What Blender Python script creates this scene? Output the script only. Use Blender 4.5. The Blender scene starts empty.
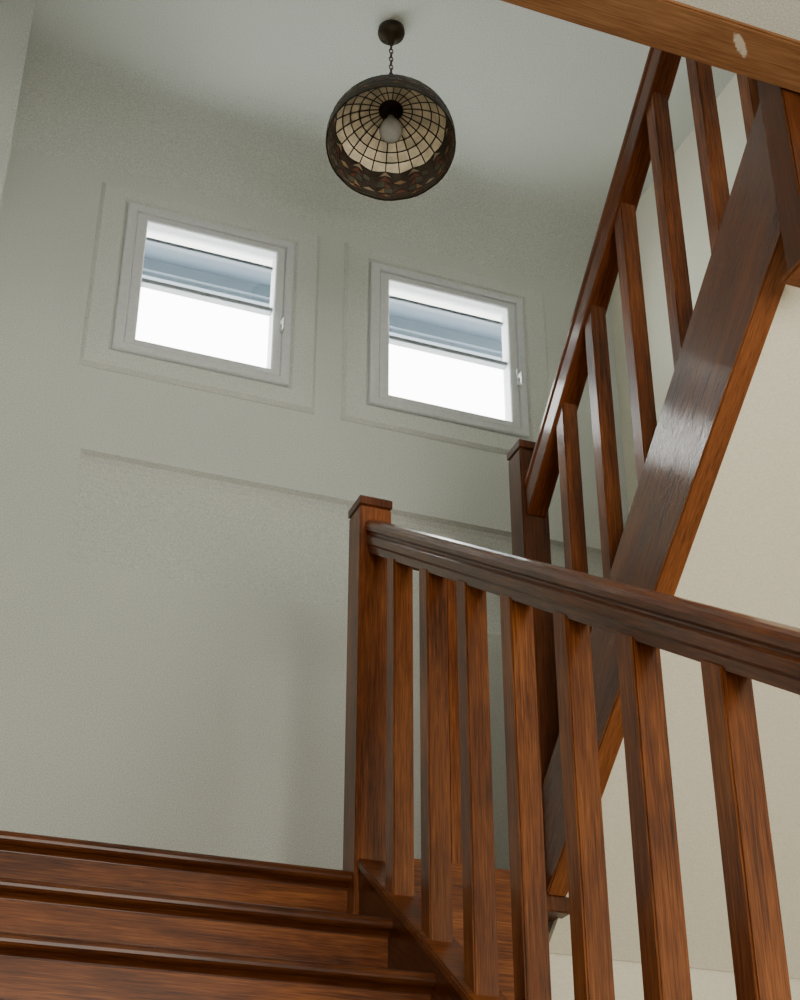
import bpy, bmesh, math, random
from mathutils import Vector, Matrix
random.seed(4)
SC = bpy.context.scene
COL = SC.collection

# ---------------------------------------------------------------- materials
def nmat(name):
    m = bpy.data.materials.new(name); m.use_nodes = True
    nt = m.node_tree; b = nt.nodes['Principled BSDF']
    return m, nt, b

def plaster(name, col, var=0.09, bump=0.10, rough=0.9):
    m, nt, b = nmat(name)
    N = nt.nodes; Lk = nt.links
    tc = N.new('ShaderNodeTexCoord')
    n1 = N.new('ShaderNodeTexNoise'); n1.inputs['Scale'].default_value = 230; n1.inputs['Detail'].default_value = 3
    n2 = N.new('ShaderNodeTexNoise'); n2.inputs['Scale'].default_value = 1.3; n2.inputs['Detail'].default_value = 3
    Lk.new(tc.outputs['Object'], n1.inputs['Vector']); Lk.new(tc.outputs['Object'], n2.inputs['Vector'])
    mx = N.new('ShaderNodeMix'); mx.data_type = 'FLOAT'; mx.inputs[0].default_value = 0.12
    Lk.new(n1.outputs['Fac'], mx.inputs[2]); Lk.new(n2.outputs['Fac'], mx.inputs[3])
    cr = N.new('ShaderNodeValToRGB')
    cr.color_ramp.elements[0].position = 0.35; cr.color_ramp.elements[1].position = 0.65
    cr.color_ramp.elements[0].color = [c*(1-var*2) for c in col]+[1]
    cr.color_ramp.elements[1].color = [min(1,c*(1+var*2)) for c in col]+[1]
    Lk.new(mx.outputs[0], cr.inputs['Fac']); Lk.new(cr.outputs['Color'], b.inputs['Base Color'])
    bp = N.new('ShaderNodeBump'); bp.inputs['Strength'].default_value = bump; bp.inputs['Distance'].default_value = 0.003
    Lk.new(n1.outputs['Fac'], bp.inputs['Height']); Lk.new(bp.outputs['Normal'], b.inputs['Normal'])
    b.inputs['Roughness'].default_value = rough
    b.inputs['Specular IOR Level'].default_value = .2
    return m

def wood(name, rot, dark=(.038,.0095,.0028), mid=(.155,.041,.0098), light=(.34,.112,.027), rough=.38, coat=.25, cr_=.16, ior=1.5, spec=.22, scuff=False, bump=.25, bdist=.0015, patch=.34):
    m, nt, b = nmat(name)
    N = nt.nodes; Lk = nt.links
    tc = N.new('ShaderNodeTexCoord')
    oi = N.new('ShaderNodeObjectInfo')
    mp1 = N.new('ShaderNodeMapping'); mp1.inputs['Rotation'].default_value = rot
    mp2 = N.new('ShaderNodeMapping'); mp2.inputs['Scale'].default_value = (1,1,.03)
    ad = N.new('ShaderNodeVectorMath'); ad.operation='ADD'
    sc = N.new('ShaderNodeMath'); sc.operation='MULTIPLY'; sc.inputs[1].default_value = 37
    Lk.new(oi.outputs['Random'], sc.inputs[0])
    Lk.new(tc.outputs['Object'], mp1.inputs['Vector']); Lk.new(mp1.outputs['Vector'], mp2.inputs['Vector'])
    Lk.new(mp2.outputs['Vector'], ad.inputs[0]); Lk.new(sc.outputs[0], ad.inputs[1])
    mp3 = N.new('ShaderNodeMapping'); mp3.inputs['Scale'].default_value = (1,1,.3)
    ad3 = N.new('ShaderNodeVectorMath'); ad3.operation='ADD'
    Lk.new(mp1.outputs['Vector'], mp3.inputs['Vector']); Lk.new(mp3.outputs['Vector'], ad3.inputs[0]); Lk.new(sc.outputs[0], ad3.inputs[1])
    n1 = N.new('ShaderNodeTexNoise'); n1.inputs['Scale'].default_value = 190; n1.inputs['Detail'].default_value = 4
    n1.inputs['Roughness'].default_value = .6; n1.inputs['Distortion'].default_value = .2
    n2 = N.new('ShaderNodeTexNoise'); n2.inputs['Scale'].default_value = 560; n2.inputs['Detail'].default_value = 3
    n3 = N.new('ShaderNodeTexNoise'); n3.inputs['Scale'].default_value = 10; n3.inputs['Detail'].default_value = 2
    for n in (n1,n2): Lk.new(ad.outputs[0], n.inputs['Vector'])
    Lk.new(ad3.outputs[0], n3.inputs['Vector'])
    a = N.new('ShaderNodeMix'); a.data_type='FLOAT'; a.inputs[0].default_value=.5
    Lk.new(n1.outputs['Fac'], a.inputs[2]); Lk.new(n2.outputs['Fac'], a.inputs[3])
    c = N.new('ShaderNodeMix'); c.data_type='FLOAT'; c.inputs[0].default_value=patch
    Lk.new(a.outputs[0], c.inputs[2]); Lk.new(n3.outputs['Fac'], c.inputs[3])
    cr = N.new('ShaderNodeValToRGB'); e = cr.color_ramp.elements
    e[0].position=.36; e[0].color=(*dark,1); e[1].position=.64; e[1].color=(*light,1)
    k = e.new(.49); k.color=(*mid,1)
    Lk.new(c.outputs[0], cr.inputs['Fac'])
    out = cr.outputs['Color']
    if scuff:
        # one thin diagonal scrape in the varnish
        mp = N.new('ShaderNodeMapping'); mp.vector_type='TEXTURE'
        mp.inputs['Location'].default_value=(.41,-.016,0); mp.inputs['Rotation'].default_value=(0,0,.75); mp.inputs['Scale'].default_value=(.06,.016,1)
        Lk.new(tc.outputs['Object'], mp.inputs['Vector'])
        g = N.new('ShaderNodeTexGradient'); g.gradient_type='SPHERICAL'; Lk.new(mp.outputs['Vector'], g.inputs['Vector'])
        s = N.new('ShaderNodeTexNoise'); s.inputs['Scale'].default_value=70; s.inputs['Detail'].default_value=5
        Lk.new(tc.outputs['Object'], s.inputs['Vector'])
        mu = N.new('ShaderNodeMath'); mu.operation='MULTIPLY'; Lk.new(g.outputs['Fac'], mu.inputs[0]); Lk.new(s.outputs['Fac'], mu.inputs[1])
        r2 = N.new('ShaderNodeValToRGB'); r2.color_ramp.elements[0].position=.12; r2.color_ramp.elements[1].position=.24
        Lk.new(mu.outputs[0], r2.inputs['Fac'])
        mc = N.new('ShaderNodeMix'); mc.data_type='RGBA'; Lk.new(r2.outputs['Color'], mc.inputs[0])
        Lk.new(out, mc.inputs[6]); mc.inputs[7].default_value=(.60,.53,.44,1); out = mc.outputs[2]
    Lk.new(out, b.inputs['Base Color'])
    bp = N.new('ShaderNodeBump'); bp.inputs['Strength'].default_value=bump; bp.inputs['Distance'].default_value=bdist
    Lk.new(a.outputs[0], bp.inputs['Height']); Lk.new(bp.outputs['Normal'], b.inputs['Normal'])
    if bump>.3: Lk.new(bp.outputs['Normal'], b.inputs['Coat Normal'])
    b.inputs['Roughness'].default_value = rough
    b.inputs['Specular IOR Level'].default_value = spec
    b.inputs['Coat Weight'].default_value = coat; b.inputs['Coat Roughness'].default_value = cr_
    b.inputs['Coat IOR'].default_value = ior
    return m

def plain(name, col, rough=.5, metal=0):
    m, nt, b = nmat(name)
    N = nt.nodes; Lk = nt.links
    tc = N.new('ShaderNodeTexCoord'); n = N.new('ShaderNodeTexNoise'); n.inputs['Scale'].default_value=60
    Lk.new(tc.outputs['Object'], n.inputs['Vector'])
    cr = N.new('ShaderNodeValToRGB')
    cr.color_ramp.elements[0].color=[c*.88 for c in col]+[1]; cr.color_ramp.elements[1].color=[min(1,c*1.1) for c in col]+[1]
    Lk.new(n.outputs['Fac'], cr.inputs['Fac']); Lk.new(cr.outputs['Color'], b.inputs['Base Color'])
    b.inputs['Roughness'].default_value=rough; b.inputs['Metallic'].default_value=metal
    return m

def stained_glass(name, col, trans=.55):
    m, nt, b = nmat(name)
    N = nt.nodes; Lk = nt.links
    tc = N.new('ShaderNodeTexCoord'); n = N.new('ShaderNodeTexNoise'); n.inputs['Scale'].default_value=22; n.inputs['Detail'].default_value=4
    Lk.new(tc.outputs['Object'], n.inputs['Vector'])
    cr = N.new('ShaderNodeValToRGB')
    cr.color_ramp.elements[0].position=.3; cr.color_ramp.elements[1].position=.7
    cr.color_ramp.elements[0].color=[c*.7 for c in col]+[1]; cr.color_ramp.elements[1].color=[min(1,c*1.15) for c in col]+[1]
    Lk.new(n.outputs['Fac'], cr.inputs['Fac']); Lk.new(cr.outputs['Color'], b.inputs['Base Color'])
    b.inputs['Roughness'].default_value=.3
    t = N.new('ShaderNodeBsdfTranslucent'); Lk.new(cr.outputs['Color'], t.inputs['Color'])
    mx = N.new('ShaderNodeMixShader'); mx.inputs[0].default_value=trans
    Lk.new(b.outputs[0], mx.inputs[1]); Lk.new(t.outputs[0], mx.inputs[2])
    Lk.new(mx.outputs[0], N['Material Output'].inputs['Surface'])
    return m

def pane_mat(name, gl=.05, tint=(.98,.97,.93,1)):
    m, nt, b = nmat(name)
    N = nt.nodes; Lk = nt.links
    t = N.new('ShaderNodeBsdfTransparent'); t.inputs['Color'].default_value=tint
    g = N.new('ShaderNodeBsdfGlossy'); g.inputs['Roughness'].default_value=.03
    mx = N.new('ShaderNodeMixShader'); mx.inputs[0].default_value=gl
    Lk.new(t.outputs[0], mx.inputs[1]); Lk.new(g.outputs[0], mx.inputs[2])
    Lk.new(mx.outputs[0], N['Material Output'].inputs['Surface'])
    return m

S1 = .64; S2 = .94
A1 = math.atan(.665); A2 = math.atan(S2)
M_WALL = plaster('wall_plaster', (.640,.665,.620))
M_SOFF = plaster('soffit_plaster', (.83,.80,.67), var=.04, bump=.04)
M_ARCH = plaster('architrave_paint', (.655,.678,.638), bump=.05, rough=.7)
M_TRIMW = plain('white_gloss_paint', (.70,.72,.735), .5)
W_Z = wood('oak_vertical', (0,0,0))
W_X = wood('oak_crosswise', (0,math.pi/2,0))
W_N = wood('oak_nosing', (0,math.pi/2,0), dark=(.024,.0068,.0023), mid=(.085,.0225,.006), light=(.18,.055,.014))
W_Y = wood('oak_lengthwise', (math.pi/2,0,0))
W_S = wood('oak_lower_slope', (math.pi/2-A1,0,0), dark=(.032,.008,.0024), mid=(.100,.0255,.006), light=(.20,.058,.014), coat=.6, cr_=.10, spec=.1, patch=.28)
W_U = wood('oak_upper_slope', (-(math.pi/2-A2),0,0), dark=(.048,.0115,.003), mid=(.130,.032,.0075), light=(.23,.065,.016), rough=.5, coat=1.0, cr_=.13, ior=1.65, spec=.08, bump=.8, bdist=.0022, patch=.28)
W_ULIT = wood('oak_upper_lit', (-(math.pi/2-A2),0,0), dark=(.09,.027,.007), mid=(.20,.062,.016), light=(.30,.105,.028), rough=.45, coat=.1, patch=.28)  # brighter oak copy, light from the hall put into its colour
W_UR = wood('oak_upper_rail', (-(math.pi/2-A2),0,0), dark=(.042,.0105,.003), mid=(.125,.031,.0075), light=(.22,.063,.016), rough=.4, coat=.5, cr_=.10, spec=.15, patch=.28)
W_B = wood('oak_beam', (0,math.pi/2,0), dark=(.12,.05,.02), mid=(.24,.11,.046), light=(.35,.18,.085), rough=.5, coat=.05, scuff=True, patch=.3)
W_CAP = wood('oak_cap', (0,0,0), dark=(.03,.009,.003), mid=(.09,.025,.007), light=(.16,.048,.013), patch=.3)
M_BRONZE = plain('aged_bronze', (.05,.035,.022), .45, .8)
M_LEAD = plain('dark_lead', (.03,.022,.015), .5, .3)
M_PANE = pane_mat('clear_pane')
M_EAVE = plain('eave_paint', (.036,.055,.078), .6)
M_GUT = plain('gutter_paint', (.070,.094,.120), .5)
M_BAR = plain('grey_bar_paint', (.28,.31,.33), .5)
M_STEEL = plain('grey_latch_metal', (.60,.62,.61), .4, .2)

# ---------------------------------------------------------------- mesh helpers
def new_obj(name, bm, mat, loc=(0,0,0), parent=None, smooth=False, recalc=True):
    if recalc: bmesh.ops.recalc_face_normals(bm, faces=bm.faces)
    me = bpy.data.meshes.new(name); bm.to_mesh(me); bm.free()
    mats = mat if isinstance(mat,(list,tuple)) else [mat]
    for m in mats: me.materials.append(m)
    if smooth:
        for p in me.polygons: p.use_smooth = True
    o = bpy.data.objects.new(name, me); COL.objects.link(o)
    loc = Vector(loc)
    if parent is not None:
        o.parent = parent; o.location = loc - parent.location
    else: o.location = loc
    return o

def hexa(bm, pts):
    v=[bm.verts.new(p) for p in pts]
    for f in ((0,3,2,1),(4,5,6,7),(0,1,5,4),(1,2,6,5),(2,3,7,6),(3,0,4,7)):
        bm.faces.new([v[i] for i in f])
def bbox(bm,x0,x1,y0,y1,z0,z1):
    hexa(bm,[(x0,y0,z0),(x1,y0,z0),(x1,y1,z0),(x0,y1,z0),(x0,y0,z1),(x1,y0,z1),(x1,y1,z1),(x0,y1,z1)])
def box(name,x0,x1,y0,y1,z0,z1,mat,parent=None,bev=.003,seg=2):
    bm=bmesh.new(); cx,cy=(x0+x1)/2,(y0+y1)/2
    bbox(bm,x0-cx,x1-cx,y0-cy,y1-cy,0,z1-z0)
    if bev: bmesh.ops.bevel(bm,geom=bm.edges[:],offset=bev,segments=seg,affect='EDGES')
    return new_obj(name,bm,mat,(cx,cy,z0),parent)
def prism_x(name,x0,x1,poly,mat,parent=None,bev=.003,seg=2):
    bm=bmesh.new(); cy=sum(p[0] for p in poly)/len(poly); cz=min(p[1] for p in poly); cx=(x0+x1)/2
    a=[bm.verts.new((x0-cx,p[0]-cy,p[1]-cz)) for p in poly]
    b=[bm.verts.new((x1-cx,p[0]-cy,p[1]-cz)) for p in poly]
    bm.faces.new(a); bm.faces.new(b[::-1])
    n=len(poly)
    for i in range(n): bm.faces.new((a[i],a[(i+1)%n],b[(i+1)%n],b[i]))
    if bev: bmesh.ops.bevel(bm,geom=bm.edges[:],offset=bev,segments=seg,affect='EDGES')
    return new_obj(name,bm,mat,(cx,cy,cz),parent)
def empty(name,loc,label,cat):
    e=bpy.data.objects.new(name,None); COL.objects.link(e); e.location=loc
    e['label']=label; e['category']=cat; e.empty_display_size=.1
    return e
def struct(o): o['kind']='structure'; return o

# ---------------------------------------------------------------- dimensions (metres, eye at origin)
XL,XR,YB,ZC,ZF = -.35,2.85,4.80,4.62,-1.235
ZL=1.235; RISE=.19; GO=.265; YN=3.72
YR=-2.6

# ---------------------------------------------------------------- room shell
def wall_back():
    bm=bmesh.new()
    xs=[XL,.63,.695,1.385,1.715,2.42,XR]
    # shallow recess: crisp upper lip at 3.01 m easing back to flush a little below
    NL=20
    lv=[(3.01-.46*(i/NL)**1.25, .055*math.sin(math.pi*(i/NL)**.7)) for i in range(0,NL+1)]
    lv[-1]=(lv[-1][0],0)
    lv=lv[::-1]
    zd=[(ZF,0)]+lv+[(3.46,0),(4.17,0),(ZC,0)]
    T=.2
    for i in range(len(xs)-1):
        for j in range(len(zd)-1):
            if zd[j][0]==3.46 and i in (2,4): continue
            z0,d0=zd[j]; z1,d1=zd[j+1]
            a=d0 if i>=1 else 0; b=d1 if i>=1 else 0
            hexa(bm,[(xs[i],YB+a,z0),(xs[i+1],YB+a,z0),(xs[i+1],YB+T,z0),(xs[i],YB+T,z0),
                     (xs[i],YB+b,z1),(xs[i+1],YB+b,z1),(xs[i+1],YB+T,z1),(xs[i],YB+T,z1)])
    return struct(new_obj('wall_back',bm,M_WALL))
wall_back()
struct(box('wall_left',XL-.15,XL,YR,YB+.2,ZF,ZC,M_WALL,bev=0))
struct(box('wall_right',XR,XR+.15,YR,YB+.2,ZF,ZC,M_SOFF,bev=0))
struct(box('wall_corner',XL,.19,4.2,YB,ZL,ZC,M_ARCH,bev=.02))
struct(box('ceiling',XL-.15,XR+.15,1.0,YB+.2,ZC,ZC+.1,M_WALL,bev=0))
RC=.30; bm=bmesh.new(); prev=None
for i in range(0,25):
    a=math.pi/2*i/24; y=YB-RC+RC*math.sin(a)-.0015; z=ZC-RC+RC*math.cos(a)-.0015
    cur=(bm.verts.new((XL,y,z)),bm.verts.new((XR,y,z)))
    if prev: bm.faces.new((prev[0],prev[1],cur[1],cur[0]))
    prev=cur
struct(new_obj('trim_5',bm,M_WALL,smooth=True,recalc=False))
struct(box('floor',XL-.15,XR+.15,YR,YB+.2,ZF-.1,ZF,W_Y,bev=0))
struct(box('ceiling_hall',XL,XR,YR,2.065,2.765,2.87,M_WALL,bev=0))
struct(box('wall_upper',XL,XR,1.0,1.1,2.87,ZC,M_WALL,bev=0))
struct(box('wall_front',XL,XR,YR,YR+.15,ZF,2.765,M_WALL,bev=0))
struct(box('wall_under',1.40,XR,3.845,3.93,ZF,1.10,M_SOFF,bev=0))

# ---------------------------------------------------------------- windows
def window(n,gx0,gx1):
    gz0,gz1=3.525,4.10; fx0,fx1,fz0,fz1=gx0-.085,gx1+.075,3.46,4.17
    ox0,ox1,oz0,oz1=fx0-.11,fx1+.11,3.365,4.25
    def ring(bm,a0,a1,c0,c1,b0,b1,d0,d1,y0,y1,bev=0):
        o=[(a0,c0),(a1,c0),(a1,c1),(a0,c1)]; i_=[(b0,d0),(b1,d0),(b1,d1),(b0,d1)]
        def sh(p,k): 
            cx,cz=(a0+a1)/2,(c0+c1)/2
            return (p[0]+(k if p[0]<cx else -k),p[1]+(k if p[1]<cz else -k))
        prof=[(o,0,y1),(o,0,y0+bev),(o,bev,y0),(i_,-bev,y0),(i_,0,y0+bev),(i_,0,y1)]
        R=[[bm.verts.new((sh(p,k)[0],y,sh(p,k)[1])) for p in s] for s,k,y in prof]
        for q in range(len(R)-1):
            for j in range(4): bm.faces.new((R[q][j],R[q][(j+1)%4],R[q+1][(j+1)%4],R[q+1][j]))
        for j in range(4): bm.faces.new((R[-1][j],R[-1][(j+1)%4],R[0][(j+1)%4],R[0][j]))
    bm=bmesh.new()
    ring(bm,ox0,ox1,oz0,oz1,fx0,fx1,fz0,fz1,YB-.018,YB+.005,.014)
    struct(new_obj('trim_%d'%n,bm,M_ARCH))
    bm=bmesh.new()
    ring(bm,fx0,fx1,fz0,fz1,gx0-.045,gx1+.04,fz0+.035,fz1-.035,YB-.022,YB+.09,.005)
    ring(bm,gx0-.045,gx1+.04,fz0+.035,fz1-.035,gx0,gx1,gz0,gz1,YB-.015,YB+.05,.005)
    w=struct(new_obj('window_%d'%n,bm,M_TRIMW))
    bm=bmesh.new(); bbox(bm,gx0,gx1,YB+.022,YB+.028,gz0,gz1)
    new_obj('glass_pane',bm,M_PANE,parent=w)
    box('glazing_bar',gx0,gx1,YB+.005,YB+.045,3.815,3.834,M_BAR,w)
    box('head_rail',gx0,gx1,YB+.03,YB+.06,4.045,4.060,M_GUT,w)
    bm=bmesh.new(); bbox(bm,gx1+.025,gx1+.04,YB-.03,YB-.02,3.70,3.78); bbox(bm,gx1+.028,gx1+.037,YB-.055,YB-.03,3.73,3.75)
    bbox(bm,gx1+.028,gx1+.037,YB-.06,YB-.05,3.69,3.75)
    new_obj('window_latch',bm,M_STEEL,parent=w)
    return w
window(1,.78,1.31); window(2,1.80,2.335)
struct(box('trim_3',XL-.5,XR+1.0,YB+.2,5.50,4.50,4.56,M_EAVE,bev=0))
struct(box('trim_4',XL-.5,XR+1.0,5.50,5.60,4.42,4.56,M_GUT,bev=.02))

# ---------------------------------------------------------------- landing
bm=bmesh.new()
bbox(bm,XL,1.40,YN+.06,YB,1.08,ZL-.035); bbox(bm,1.40,XR,3.845,YB,1.10,ZL-.035)
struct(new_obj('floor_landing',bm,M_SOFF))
land=empty('landing_floor',(1.2,4.2,1.20),'dark-stained oak landing floor with apron boards around the stairwell','floor')
box('floorboards',XL,XR,3.83,YB,ZL-.035,ZL,W_X,land)
box('apron_board',1.40,1.83,3.72,3.79,.93,1.285,W_X,land)

# ---------------------------------------------------------------- lower flight
XS0,XS1=1.315,1.395
SZ=RISE/GO
zs_=lambda y:1.10+SZ*(y-3.5)
stair=empty('staircase',(.5,2.2,ZF),'lower flight of dark-stained oak stairs with rounded nosings and closed string','staircase')
TT=.033
def tread(yn,zt,depth):
    t=TT; r=t/2; pts=[]
    for i in range(9):
        a=math.pi/2+math.pi*i/8
        pts.append((yn+r+r*math.cos(a),zt-r+r*math.sin(a)))
    pts+=[(yn+depth,zt-t),(yn+depth,zt)]
    return prism_x('tread',XL,XS0,pts,W_N,stair,bev=0)
def scotia(yn,zt):
    y0=yn+.018; y1=yn+.034; z1=zt-TT; pts=[(y1,z1),(y0,z1)]
    for i in range(1,6):
        a=math.pi/2*i/5
        pts.append((y0+.014*math.sin(a), z1-.012*(i/5)))
    pts.append((y1,z1-.012))
    prism_x('nosing_moulding',XL,XS0,pts,W_N,stair,bev=0)
for k in range(0,13):
    zt=ZL-RISE*k; yn=YN-GO*k
    tread(yn,zt,.11 if k==0 else GO+.034)
    scotia(yn,zt)
    box('riser',XL,XS0,yn+.034,yn+.054,zt-RISE+.001,zt-TT,W_X,stair,bev=0)
ys,ye=3.70,.40
prism_x('string',XS0,XS1,[(ys,zs_(ys)),(ye,zs_(ye)),(ye,max(ZF,zs_(ye)-.36)),(ys,zs_(ys)-.36)],W_S,stair,bev=.004)
prism_x('string_cap',XS0-.006,XS1+.006,[(ys,zs_(ys)+.018),(ye,zs_(ye)+.018),(ye,zs_(ye)-.008),(ys,zs_(ys)-.008)],W_X,stair,bev=.004)

# ---------------------------------------------------------------- railings
PROF=[(-.024,0),(-.027,.020),(-.032,.026),(-.033,.046),(-.027,.053),(-.027,.057),(-.036,.063),(-.038,.074),(-.034,.084),(-.026,.091),(-.013,.095)]
PROF=PROF+[(-x,z) for x,z in PROF[::-1]]
PROFU=[(-.030,0),(-.033,.004),(-.033,.058),(-.029,.063),(-.029,.067),(-.036,.072),(-.036,.082),(-.028,.090),(-.012,.094)]
PROFU=PROFU+[(-x,z) for x,z in PROFU[::-1]]
def handrail(name,xc,pa,pb,mat,parent,axis='y',scale=1.0,P=None):
    P=P or PROF
    (ya,za),(yb,zb)=pa,pb
    c=abs(yb-ya)/math.hypot(yb-ya,zb-za)
    bm=bmesh.new(); rings=[]
    o=((ya+yb)/2,(za+zb)/2)
    for (y,z) in (pa,pb):
        if axis=='y': rings.append([bm.verts.new((x*scale,y-o[0],z-o[1]+h*scale/c)) for x,h in P])
        else: rings.append([bm.verts.new((y-o[0],x*scale,z-o[1]+h*scale/c)) for x,h in P])
    n=len(P)
    for i in range(n): bm.faces.new((rings[0][i],rings[0][(i+1)%n],rings[1][(i+1)%n],rings[1][i]))
    bm.faces.new(rings[0]); bm.faces.new(rings[1][::-1])
    loc=(xc,o[0],o[1]) if axis=='y' else (o[0],xc,o[1])
    return new_obj(name,bm,mat,loc,parent)
def baluster(xc,yc,z0,z1,s0,s1,w,parent):
    h=w/2; bm=bmesh.new()
    hexa(bm,[(-h,-h,-s0*h),(h,-h,-s0*h),(h,h,s0*h),(-h,h,s0*h),
             (-h,-h,z1-z0-s1*h),(h,-h,z1-z0-s1*h),(h,h,z1-z0+s1*h),(-h,h,z1-z0+s1*h)])
    ed=[e for e in bm.edges if abs(e.verts[0].co.z-e.verts[1].co.z)>.3]
    bmesh.ops.bevel(bm,geom=ed,offset=.0035,segments=2,affect='EDGES')
    return new_obj('baluster',bm,W_Z,(xc,yc,z0),parent)
def newel(xc,yc,z0,z1,w,parent,foot=False,mat=None):
    h=w/2; bm=bmesh.new(); H=z1-z0
    bbox(bm,-h,h,-h,h,0,H-.05)
    bmesh.ops.bevel(bm,geom=bm.edges[:],offset=.004,segments=2,affect='EDGES')
    o=new_obj('newel_post',bm,mat or W_Z,(xc,yc,z0),parent)
    bm=bmesh.new()
    secs=[(h-.006,H-.054),(h-.006,H-.047),(h+.002,H-.044),(h+.002,H-.020),(h-.004,H-.014),(.012,H)]
    R=[]
    for s,z in secs: R.append([bm.verts.new((a*s,b*s,z-(H-.054))) for a,b in ((-1,-1),(1,-1),(1,1),(-1,1))])
    for i in range(len(R)-1):
        for j in range(4): bm.faces.new((R[i][j],R[i][(j+1)%4],R[i+1][(j+1)%4],R[i+1][j]))
    bm.faces.new(R[0][::-1]); bm.faces.new(R[-1])
    c=new_obj('newel_cap',bm,W_CAP,(xc,yc,z1-.054),parent)
    c.parent=o; c.location=(0,0,H-.054)
    if foot:
        bm=bmesh.new(); bbox(bm,-h-.012,h+.012,-h-.012,h+.012,0,.016)
        bmesh.ops.bevel(bm,geom=bm.edges[:],offset=.004,segments=2,affect='EDGES')
        f=new_obj('newel_foot',bm,W_ULIT,(xc,yc,z0),parent); f.parent=o; f.location=(0,0,-.012)
    return o
XRC=1.355
zb1=lambda y:1.712+S1*(y-3.0)
low=empty('stair_railing',(XRC,2.2,.3),'dark-stained oak railing descending from landing newel with square balusters','railing')
newel(1.352,3.75,.86,2.365,.098,low)
handrail('handrail',XRC,(3.70,zb1(3.70)),(.70,zb1(.70)),W_S,low)
for y in (3.515,3.28,3.04,2.797,2.545,2.29,2.015,1.76,1.51,1.26,1.01):
    baluster(XRC,y,zs_(y)+.016,zb1(y)+.006,SZ,S1,.056 if y>2.4 else .060,low)
newel(XRC,.65,ZF,.42,.09,low)

mid=empty('stair_railing.001',(1.61,3.75,1.285),'short level oak railing across the stairwell between two newels','railing')
handrail('handrail',3.75,(1.402,2.168),(1.829,2.168),W_CAP,mid,axis='x',scale=.7)
baluster(1.605,3.75,1.285,2.170,0,0,.045,mid)

# ---------------------------------------------------------------- upper flight
XU=1.875
zt2=lambda y:1.975+S2*(3.218-y)
zl2=lambda y:1.815+.85*(3.0-y)
up=empty('staircase.001',(2.3,3.0,ZL),'upper flight of oak stairs with wide glossy string and plastered underside','staircase')
yu0,yu1=3.70,2.30
st=prism_x('string',1.845,1.905,[(yu0,zt2(yu0)),(yu1,zt2(yu1)),(yu1,zl2(yu1)),(yu0,zl2(yu0))],[W_U,W_ULIT],up,bev=.004)
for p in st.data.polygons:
    if p.normal.z<-.5 and abs(p.normal.x)<.3: p.material_index=1  # string underside painted as lit by the hall
ysf=3.84
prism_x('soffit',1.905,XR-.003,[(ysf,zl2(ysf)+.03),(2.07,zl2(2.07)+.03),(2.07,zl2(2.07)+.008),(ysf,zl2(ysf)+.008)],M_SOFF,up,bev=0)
nr=9; rz=(2.87-ZL)/nr; gy=(3.80-2.23)/(nr-1)
for k in range(nr-1):
    zt=ZL+rz*(k+1); y1=3.80-gy*k
    box('tread',1.922,XR-.003,y1-gy,y1+.02,zt-.03,zt,W_X,up,bev=.004)
    box('riser',1.922,XR-.003,y1-.018,y1,zt-rz+.004,zt-.03,W_X,up,bev=0)

upr=empty('stair_railing.002',(XU,3.0,2.2),'dark oak railing rising to upper floor with square balusters','railing')
newel(XU,3.75,1.18,2.685,.09,upr,mat=W_CAP)
newel(XU,2.25,2.25,3.9,.09,upr,foot=True,mat=W_CAP)
SR=.985
ztop=lambda y:2.546+SR*(3.659-y)
c2=math.cos(math.atan(SR))
zb2=lambda y:ztop(y)+.022-.094*1/c2
handrail('handrail',XU,(3.70,zb2(3.70)),(2.30,zb2(2.30)),W_UR,upr,P=PROFU)
for y in (3.47,3.255,3.035,2.805,2.58,2.37):
    baluster(XU,y,zt2(y)-.004,zb2(y)+.006,-S2,-SR,.05,upr)

bm_=empty('ceiling_beam',(1.2,2.13,2.75),'worn light-brown wooden beam along the hall ceiling edge','beam')
box('beam',XL,XR,2.065,2.20,2.752,2.90,W_B,bm_,bev=.005)

# ---------------------------------------------------------------- pendant lamp
LX,LY=1.494,3.967
lamp=empty('pendant_lamp',(LX,LY,4.62),'leaded stained-glass dome pendant with cream panels on bronze chain','lamp')
def lathe(name,prof,mat,loc,parent,seg=40,smooth=True):
    bm=bmesh.new(); rings=[]
    for r,z in prof: rings.append([bm.verts.new((r*math.cos(2*math.pi*i/seg),r*math.sin(2*math.pi*i/seg),z)) for i in range(seg)])
    for a in range(len(rings)-1):
        for i in range(seg): bm.faces.new((rings[a][i],rings[a][(i+1)%seg],rings[a+1][(i+1)%seg],rings[a+1][i]))
    bm.faces.new(rings[0]); bm.faces.new(rings[-1])
    return new_obj(name,bm,mat,loc,parent,smooth)
lathe('ceiling_canopy',[(.050,.0),(.052,-.022),(.048,-.036),(.034,-.052),(.014,-.062),(.010,-.08),(.004,-.082)],M_BRONZE,(LX,LY,4.620),lamp)
bm=bmesh.new(); z=4.545; i=0; PZ=4.197
while z>PZ+.060:
    R,r=.013,.0022
    rot=Matrix.Rotation(math.pi/2*(i%2),3,'Z'); vs=[]
    for a in range(16):
        t=2*math.pi*a/16; row=[]
        for b in range(6):
            p=2*math.pi*b/6
            v=Vector(((R*.55+r*math.cos(p))*math.cos(t),r*math.sin(p),(R+r*math.cos(p))*math.sin(t)))
            row.append(bm.verts.new(rot@v+Vector((0,0,z-4.545))))
        vs.append(row)
    for a in range(16):
        for b in range(6): bm.faces.new((vs[a][b],vs[(a+1)%16][b],vs[(a+1)%16][(b+1)%6],vs[a][(b+1)%6]))
    z-=.021; i+=1
new_obj('chain',bm,M_BRONZE,(LX,LY,4.545),lamp,True)
tilt=math.radians(16); ax=Vector((.94,-.35,0))
rotm=Matrix.Rotation(-tilt,4,ax)
RD,HD=.233,.216; NG=24
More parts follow.
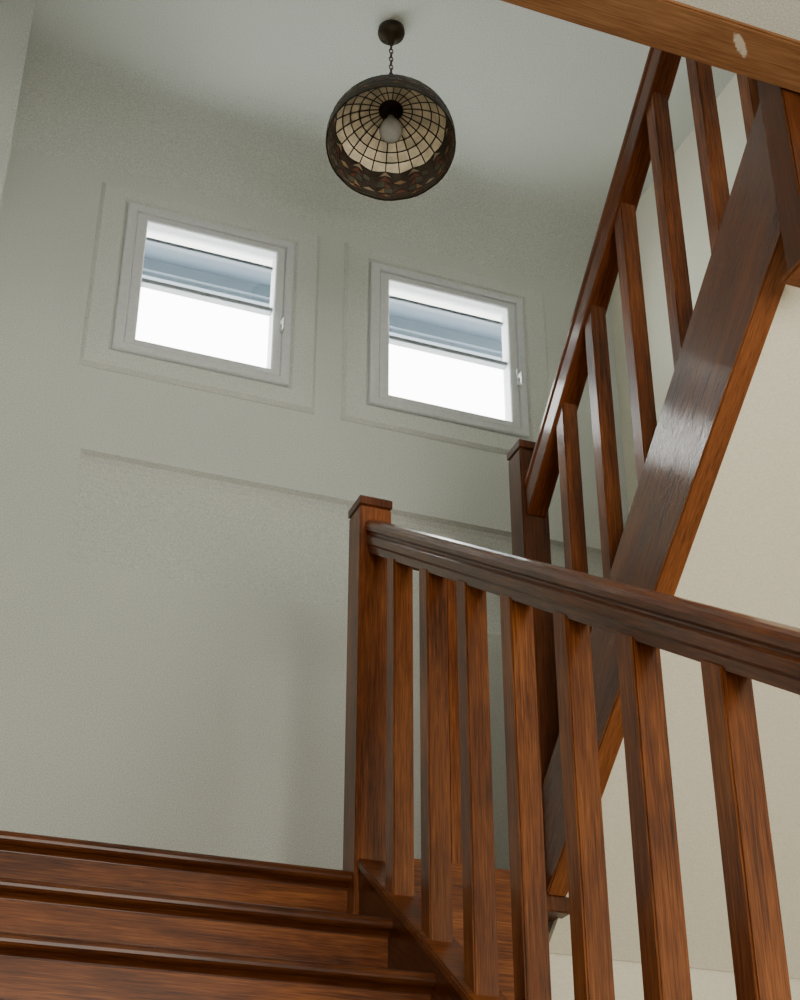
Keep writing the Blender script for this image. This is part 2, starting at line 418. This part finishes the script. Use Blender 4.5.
G_CREAM=stained_glass('cream_glass',(.64,.51,.34),.45); G_AMB=stained_glass('amber_glass',(.20,.12,.06),.36)
G_RED=stained_glass('red_glass',(.13,.048,.032),.32); G_GRN=stained_glass('green_glass',(.072,.067,.045),.32); G_DK=stained_glass('brown_glass',(.050,.036,.026),.3)
G_BGE=stained_glass('beige_glass',(.26,.195,.125),.4)
def dome():
    bm=bmesh.new(); th=[10,20,30,40,50,60,66,72,79,86,92,97]; rings=[]
    n=NG*2
    for k,t in enumerate(th):
        a=math.radians(t); row=[]
        for i in range(n):
            ph=2*math.pi*i/n
            amp={5:1.2,6:2.5,7:2.5,8:1.5}.get(k,0)
            aa=a+math.radians(amp)*math.cos(ph*12)
            zz=HD*math.cos(aa)-HD
            if k==len(th)-1: zz-=.004*abs(math.sin(ph*NG/4))
            row.append(bm.verts.new((RD*math.sin(aa)*math.cos(ph),RD*math.sin(aa)*math.sin(ph),zz)))
        rings.append(row)
    pat=["45544554","12243221","42344324","23155132","41244214","24433442"]
    for k in range(len(th)-1):
        if k<5:
            for i in range(0,n,2):
                f=bm.faces.new((rings[k][i],rings[k][(i+1)%n],rings[k][(i+2)%n],rings[k+1][(i+2)%n],rings[k+1][(i+1)%n],rings[k+1][i])); f.material_index=0
        else:
            for i in range(n):
                q=(rings[k][i],rings[k][(i+1)%n],rings[k+1][(i+1)%n],rings[k+1][i])
                m=int(pat[(k-5)%6][i%8]); m2=4 if m in (1,5,2) else m
                if i%2==0: t1,t2=(q[0],q[1],q[2]),(q[0],q[2],q[3])
                else: t1,t2=(q[0],q[1],q[3]),(q[1],q[2],q[3])
                f1=bm.faces.new(t1); f2=bm.faces.new(t2); f1.material_index=m2; f2.material_index=m
    return bm
def place(o,offset):
    o.parent=lamp; o.matrix_local=Matrix.Translation(Vector((0,0,PZ-4.62)))@rotm@Matrix.Translation(offset)
sh=new_obj('lamp_shade',dome(),[G_CREAM,G_AMB,G_RED,G_GRN,G_DK,G_BGE]); place(sh,Vector((0,0,0)))
def came():
    bm=dome(); bm.normal_update(); out=bmesh.new()
    for e in bm.edges:
        a,b=e.verts[0].co.copy(),e.verts[1].co.copy()
        fs=e.link_faces
        border=any(len(f.verts)<5 for f in fs)
        if border and len(fs)==2 and fs[0].material_index==fs[1].material_index: continue
        d=(b-a).normalized(); nrm=((a+b)/2-Vector((0,0,-HD))).normalized(); s=d.cross(nrm).normalized()
        w_,t_=(.0009,.0010) if border else (.0018,.0022)
        if len(fs)==1: w_,t_=.0030,.0026
        pts=[]
        for p in (a,b):
            for su,tu in ((-1,-1),(1,-1),(1,1),(-1,1)): pts.append(p+s*w_*su+nrm*t_*tu)
        hexa(out,pts)
    bm.free(); return out
cm=new_obj('lead_came',came(),M_LEAD)
cm.parent=sh; cm.matrix_local=Matrix.Identity(4)
M_BULB=plain('pale_bulb_glass',(.66,.65,.60),.12)
for nme,prof,mt in (('shade_cap',[(.004,.045),(.012,.04),(.014,.02),(.045,.004),(.046,-.006),(.03,-.010),(.02,-.012)],M_BRONZE),
                 ('bulb_socket',[(.020,-.010),(.022,-.04),(.022,-.055),(.016,-.06)],M_BRONZE),
                 ('light_bulb',[(.014,-.057),(.018,-.075),(.033,-.108),(.043,-.142),(.040,-.170),(.023,-.192),(.003,-.198)],M_BULB)):
    o=lathe(nme,prof,mt,(0,0,0),None,24); place(o,Vector((0,0,0)))

# ---------------------------------------------------------------- light
w=bpy.data.worlds.new('World'); SC.world=w; w.use_nodes=True
w.node_tree.nodes['Background'].inputs['Color'].default_value=(.91,.955,1.0,1)
w.node_tree.nodes['Background'].inputs['Strength'].default_value=16.0
def area(name,loc,tgt,sx,sy,pw,col):
    l=bpy.data.lights.new(name,'AREA'); l.shape='RECTANGLE'; l.size=sx; l.size_y=sy; l.energy=pw; l.color=col
    o=bpy.data.objects.new(name,l); COL.objects.link(o); o.location=loc
    o.rotation_euler=(Vector(tgt)-Vector(loc)).to_track_quat('-Z','Y').to_euler(); return o
area('hall_fill',(1.35,-2.2,.5),(1.3,3,1.0),2.4,2.3,172,(1,.955,.84))  # added warm fill panel behind the camera, no real opening there
area('upper_landing_fill',(1.1,1.2,3.75),(1.2,4,3.6),2.4,1.2,11,(1,1,.96))  # added fill to brighten the upper storey, no window behind it

# ---------------------------------------------------------------- camera
az,pi_,ro=.3681,.536,.0004
fw=Vector((math.sin(az)*math.cos(pi_),math.cos(az)*math.cos(pi_),math.sin(pi_)))
r=Vector((math.cos(az),-math.sin(az),0)); u=r.cross(fw)
cam=bpy.data.cameras.new('Camera'); co=bpy.data.objects.new('Camera',cam); COL.objects.link(co)
co.matrix_world=Matrix(((r.x,u.x,-fw.x,0),(r.y,u.y,-fw.y,0),(r.z,u.z,-fw.z,0),(0,0,0,1)))
cam.sensor_fit='VERTICAL'; cam.sensor_height=24; cam.lens=24*1.563; cam.clip_start=.02
SC.camera=co
